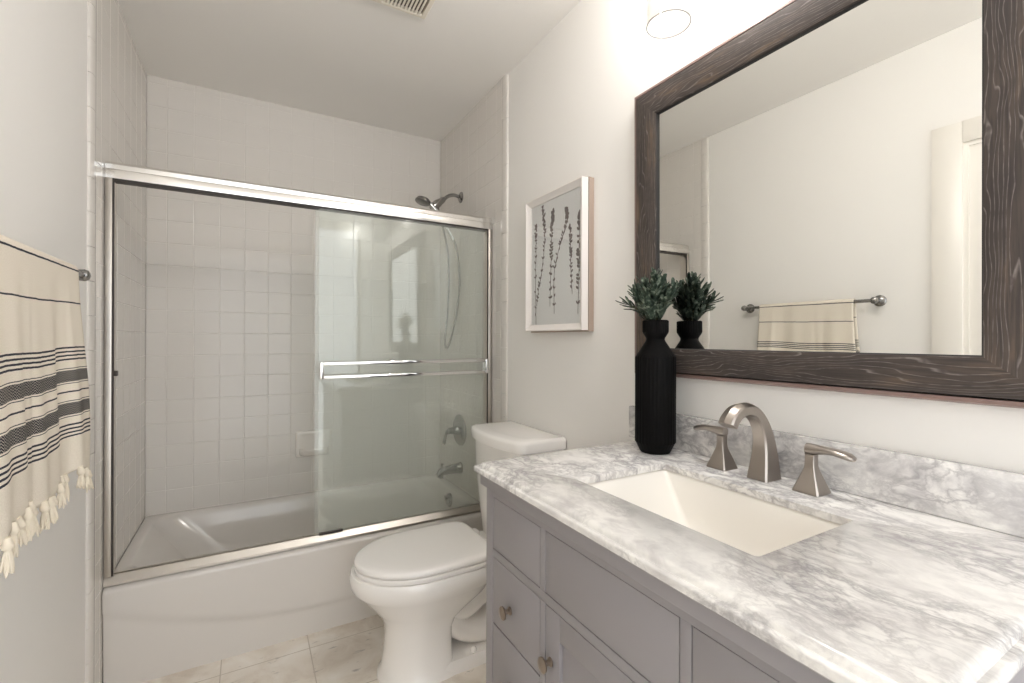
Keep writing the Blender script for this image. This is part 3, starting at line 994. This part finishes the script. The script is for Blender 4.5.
# ------------------------------------------------------------------ framed print
PY0, PY1, PZ0, PZ1 = 1.322, 1.714, 1.282, 1.838
pc = thing('framed_print', 'white framed print of dried flower stems on the wall above the toilet', 'picture', (WR, 1.518, PZ0))
b = MB()
fp = [(.0, WR - .027), (.0, WR - .055), (.001, WR - .056), (.0042, WR - .056), (.005, WR - .055), (.026, WR - .044), (.026, WR - .034), (.012, WR - .027)]
b.loft([[Vector(p) for p in r] for r in frame_section(fp, PY0, PY1, PZ0, PZ1)], False, False)
b.build('frame', M_fwhite, pc, smooth=25)
b = MB()
b.loft([[Vector(p) for p in r] for r in frame_section([(-.001, WR - .001), (-.001, WR - .0245), (.010, WR - .0245), (.010, WR - .001)], PY0, PY1, PZ0 - .004, PZ1 + .002)] , False, False)
b.build('back_frame', M_oak, pc, smooth=25)
b = MB()
b.box(WR - .0415, WR - .0395, PY0 + .0262, PY1 - .0262, PZ0 + .0262, PZ1 - .0262)
b.build('glazing', M_pglass, pc, smooth=None)
b = MB()
xp = WR - .0385
b.box(xp, WR - .033, PY0 + .0262, PY1 - .0262, PZ0 + .0262, PZ1 - .0262)
b.mi = 1
random.seed(4)
xs_ = xp - .0004
def blot(y, z, dy, dz, wd):
    n = 6
    d = Vector((0, dy, dz)); L = d.length; d.normalize(); s_ = Vector((0, -d.z, d.y))
    c = Vector((xs_ - random.uniform(0, .0002), y, z))
    pts = [(0, 0), (.3, .8), (.6, 1), (.85, .6), (1, 0), (.85, -.6), (.6, -1), (.3, -.8)]
    f = [c + d * L * q + s_ * wd * e for q, e in pts]
    b.face(f)
stems = [([(1.656, 1.725), (1.655, 1.618), (1.658, 1.478), (1.653, 1.31)], .9, .30), ([(1.604, 1.792), (1.588, 1.67), (1.611, 1.528), (1.632, 1.466), (1.649, 1.389)], 1.0, .25),
         ([(1.529, 1.76), (1.539, 1.661), (1.543, 1.537), (1.55, 1.382)], 1.35, .45), ([(1.436, 1.746), (1.44, 1.692), (1.49, 1.599), (1.52, 1.508), (1.519, 1.35)], 1.1, .35),
         ([(1.415, 1.674), (1.411, 1.578), (1.41, 1.519), (1.401, 1.419)], 1.0, .3), ([(1.356, 1.715), (1.36, 1.594), (1.36, 1.513), (1.366, 1.343)], 1.5, .75)]
for pts, sz, heavy in stems:
    path = catmull([(0, y, z) for y, z in pts], 10)
    L = len(path)
    for a, c_ in zip(path, path[1:]):
        d = (c_ - a).normalized(); s_ = Vector((0, -d.z, d.y)) * .0018
        b.face([Vector((xs_, p.y, p.z)) for p in (a + s_, c_ + s_, c_ - s_, a - s_)])
    for k, p in enumerate(path[:-1]):
        q = k / L
        if q < .16:            # flower head
            for _ in range(5):
                blot(p.y + random.uniform(-.003, .003), p.z, random.uniform(-.012, .012) * sz, random.uniform(-.004, .016), .0052 * sz)
        elif q < heavy + .1 or k % 2 == 0:
            for sgn in (-1, 1):
                if random.random() < .75:
                    blot(p.y, p.z, sgn * random.uniform(.005, .012) * sz, random.uniform(.005, .017), random.uniform(.0028, .0046) * sz)
b.build('botanical_print', [M_paper, M_ink], pc, smooth=None)

# ------------------------------------------------------------------ towel rail and towel
BX, BZ = -.398, 1.419
tr_ = thing('towel_rail', 'chrome towel rail with round end posts on the left wall', 'towel rail', (WL, 1.36, BZ))
b = MB()
b.tube([(BX, 1.030, BZ), (BX, 1.690, BZ)], .0085, 18)
b.build('bar', M_chromed, tr_)
for y in (1.035, 1.685):
    b = MB()
    b.lathe([(0, .027), (.005, .027), (.010, .022), (.014, .012), (.036, .0105), (.044, .015), (.062, .0165), (.070, .013), (.0735, .006)], (WL, y, BZ), (1, 0, 0), 28)
    b.build('post', M_chromed, tr_)

tw = thing('striped_towel', 'cream cotton towel with black stripes and tassels on the towel rail', 'towel', (BX, 1.345, BZ))
TY0, TY1 = 1.115, 1.584
NU, NF, NB = 72, 80, 40
bm = bmesh.new()
uvl = bm.loops.layers.uv.new('UVMap')
def step(y, c, wd=.012):
    return smooth01((y - c + wd) / (2 * wd))
def cloth(u, s):
    """u 0..1 across (far to near), s metres from the crest; s>0 front, s<0 back"""
    y = TY1 + (TY0 - TY1) * u
    R = .0135
    front = s >= 0
    a = abs(s)
    if a < R * PI / 2:
        an = a / R
        x = BX + (1 if front else -1) * R * math.sin(an)
        z = BZ + R * math.cos(an)
    else:
        d = a - R * PI / 2
        z = BZ - d
        grow = min(1, d / .30)
        if front:
            x = BX + R + .018 * smooth01(d / .45)
            x += grow * (.005 * math.sin(u * 15 + .6) + .004 * math.sin(u * 31 + d * 4 + 1.3))
            x += grow * .010 * (step(y, 1.50) - step(y, 1.285)) 
            z += .003 * math.sin(u * 9)* grow
        else:
            x = BX - R + .004 * grow * math.sin(u * 14)
    yo = smooth01((a - .05) / .4) * (.012 * (1 - u) - .03 * u)
    return Vector((x, y + yo, z))
LF, LB = .531, .40
svals = [-LB + LB * i / NB for i in range(NB)] + [LF * i / NF for i in range(NF + 1)]
grid = []
for s_ in svals:
    row = []
    for i in range(NU + 1):
        u = i / NU
        sc = s_
        if s_ > .42:
            sc = s_ + (s_ - .42) / (LF - .42) * (.010 * math.sin(u * 12 + 2.0) + .006 * math.sin(u * 33))
        row.append((bm.verts.new(cloth(u, sc)), (TY1 - TY0) * u, (s_ - .011 * u * smooth01(s_ / .08)) if s_ >= 0 else -s_ + .01))
    grid.append(row)
for a, c_ in zip(grid, grid[1:]):
    for i in range(NU):
        q = (a[i], a[i + 1], c_[i + 1], c_[i])
        f = bm.faces.new([t_[0] for t_ in q])
        for lp, t_ in zip(f.loops, q):
            lp[uvl].uv = (t_[1], t_[2])
mb = MB(); mb.bm.free(); mb.bm = bm
cl_ob = mb.build('cloth', M_towel, tw, smooth=180)
so_ = cl_ob.modifiers.new('thickness', 'SOLIDIFY')
so_.thickness = .004
so_.offset = 0.0
random.seed(8)
NTS = 15
for k in range(NTS):
    u = (k + .45) / NTS
    p = cloth(u, LF + (.010 * math.sin(u * 12 + 2.0) + .006 * math.sin(u * 33)))
    p = p + Vector((.002, 0, .004))
    b = MB()
    Ln = random.uniform(.042, .062)
    lean = random.uniform(-.010, .010)
    # gathered strip, knot, skirt of strands
    b.tube([p + Vector((0, 0, .002)), p + Vector((.001, lean * .2, -.008)), p + Vector((.002, lean * .3, -.014)), p + Vector((.002, lean * .35, -.020))], [.006, .0075, .0085, .005], 10)
    q0 = p + Vector((.002, lean * .35, -.018))
    for j in range(11):
        a = 2 * PI * j / 11
        o_ = Vector((math.cos(a) * .0035, math.sin(a) * .0045, 0))
        e_ = Vector((math.cos(a) * .006 + random.uniform(-.002, .002), math.sin(a) * .010 + lean + random.uniform(-.003, .003), -Ln * random.uniform(.55, .85)))
        m_ = o_ * 1.5 + Vector((0, lean * .4 + random.uniform(-.002, .002), e_.z * .5))
        b.tube(catmull([q0 + o_ * .6, q0 + m_, q0 + e_], 4), [.0020] * 8 + [.0011], 6)
    b.build('tassel', M_fringe, tw, smooth=60)

# ------------------------------------------------------------------ vanity light above the mirror
vl = thing('vanity_light', 'three light vanity fixture with clear glass shades above the mirror', 'wall lamp', (WR, .612, 2.402))
b = MB()
b.box(WR - .028, WR - .001, .31, .91, 2.407, 2.497, .006)
b.build('backplate', M_nickel, vl)
LX = .945
for y in (.842, .612, .382):
    b = MB()
    b.tube(catmull([(WR - .027, y, 2.457), (WR - .06, y, 2.467), (LX, y, 2.462), (LX, y, 2.439)], 6), .008, 12)
    b.lathe([(0, .008), (.003, .014), (.035, .014), (.038, .012)], (LX, y, 2.439), (0, 0, -1), 24)
    arm = b.build('arm', M_nickel, vl)
    b = MB()
    ro, ri = .056, .0535
    b.lathe([(2.418, .0145), (2.414, ro - .012), (2.4, ro - .002), (2.383, ro), (2.070, ro), (2.068, ro - .0003), (2.068, ri + .0003), (2.070, ri), (2.381, ri), (2.398, ri - .003), (2.411, ri - .013), (2.414, .0145)], (LX, y, 0), (0, 0, 1), 40, cap=False)
    shade = b.build('shade', M_shade, vl, smooth=40)
    b = MB()
    b.lathe([(2.0675, ri + .0002), (2.0675, ro - .0002), (2.0655, ro - .0003), (2.0650, ro - .0012), (2.0655, ri + .0003), (2.0675, ri + .0002)], (LX, y, 0), (0, 0, 1), 48, cap=False)
    b.build('rim', M_rim, shade, smooth=60)
    b = MB()
    b.lathe([(2.404, .010), (2.39, .013), (2.378, .022), (2.364, .029), (2.35, .0305), (2.336, .027), (2.325, .016), (2.321, 0)], (LX, y, 0), (0, 0, 1), 24)
    b.build('bulb', M_bulb, vl)

# ------------------------------------------------------------------ ceiling vent
ve = thing('ceiling_vent', 'cream louvred exhaust vent in the ceiling', 'vent', (.49, 1.66, ZC))
b = MB()
vx0, vx1, vy0, vy1 = .36, .613, 1.535, 1.790
b.loft([[Vector((x, y, z)) for x, y in ((vx0 + i, vy0 + i), (vx1 - i, vy0 + i), (vx1 - i, vy1 - i), (vx0 + i, vy1 - i))] for i, z in ((0, ZC - .0005), (0, ZC - .006), (.006, ZC - .016), (.022, ZC - .018), (.022, ZC - .006), (.022, ZC - .0005))], False, False)
b.build('grille_frame', M_vent, ve, smooth=25)
b = MB(); b.box(vx0 + .02, vx1 - .02, vy0 + .02, vy1 - .02, ZC - .004, ZC - .0008)
b.build('backing', M_ventd, ve)
x = vx0 + .022
while x < vx1 - .026:
    b = MB()
    b.loft([[Vector((x + dx, y, ZC + dz)) for dx, dz in ((0, -.017), (.0075, -.017), (.0095, -.0055), (.004, -.0055))] for y in (vy0 + .0215, vy1 - .0215)])
    b.build('slat', M_vent, ve, smooth=None)
    x += .0137
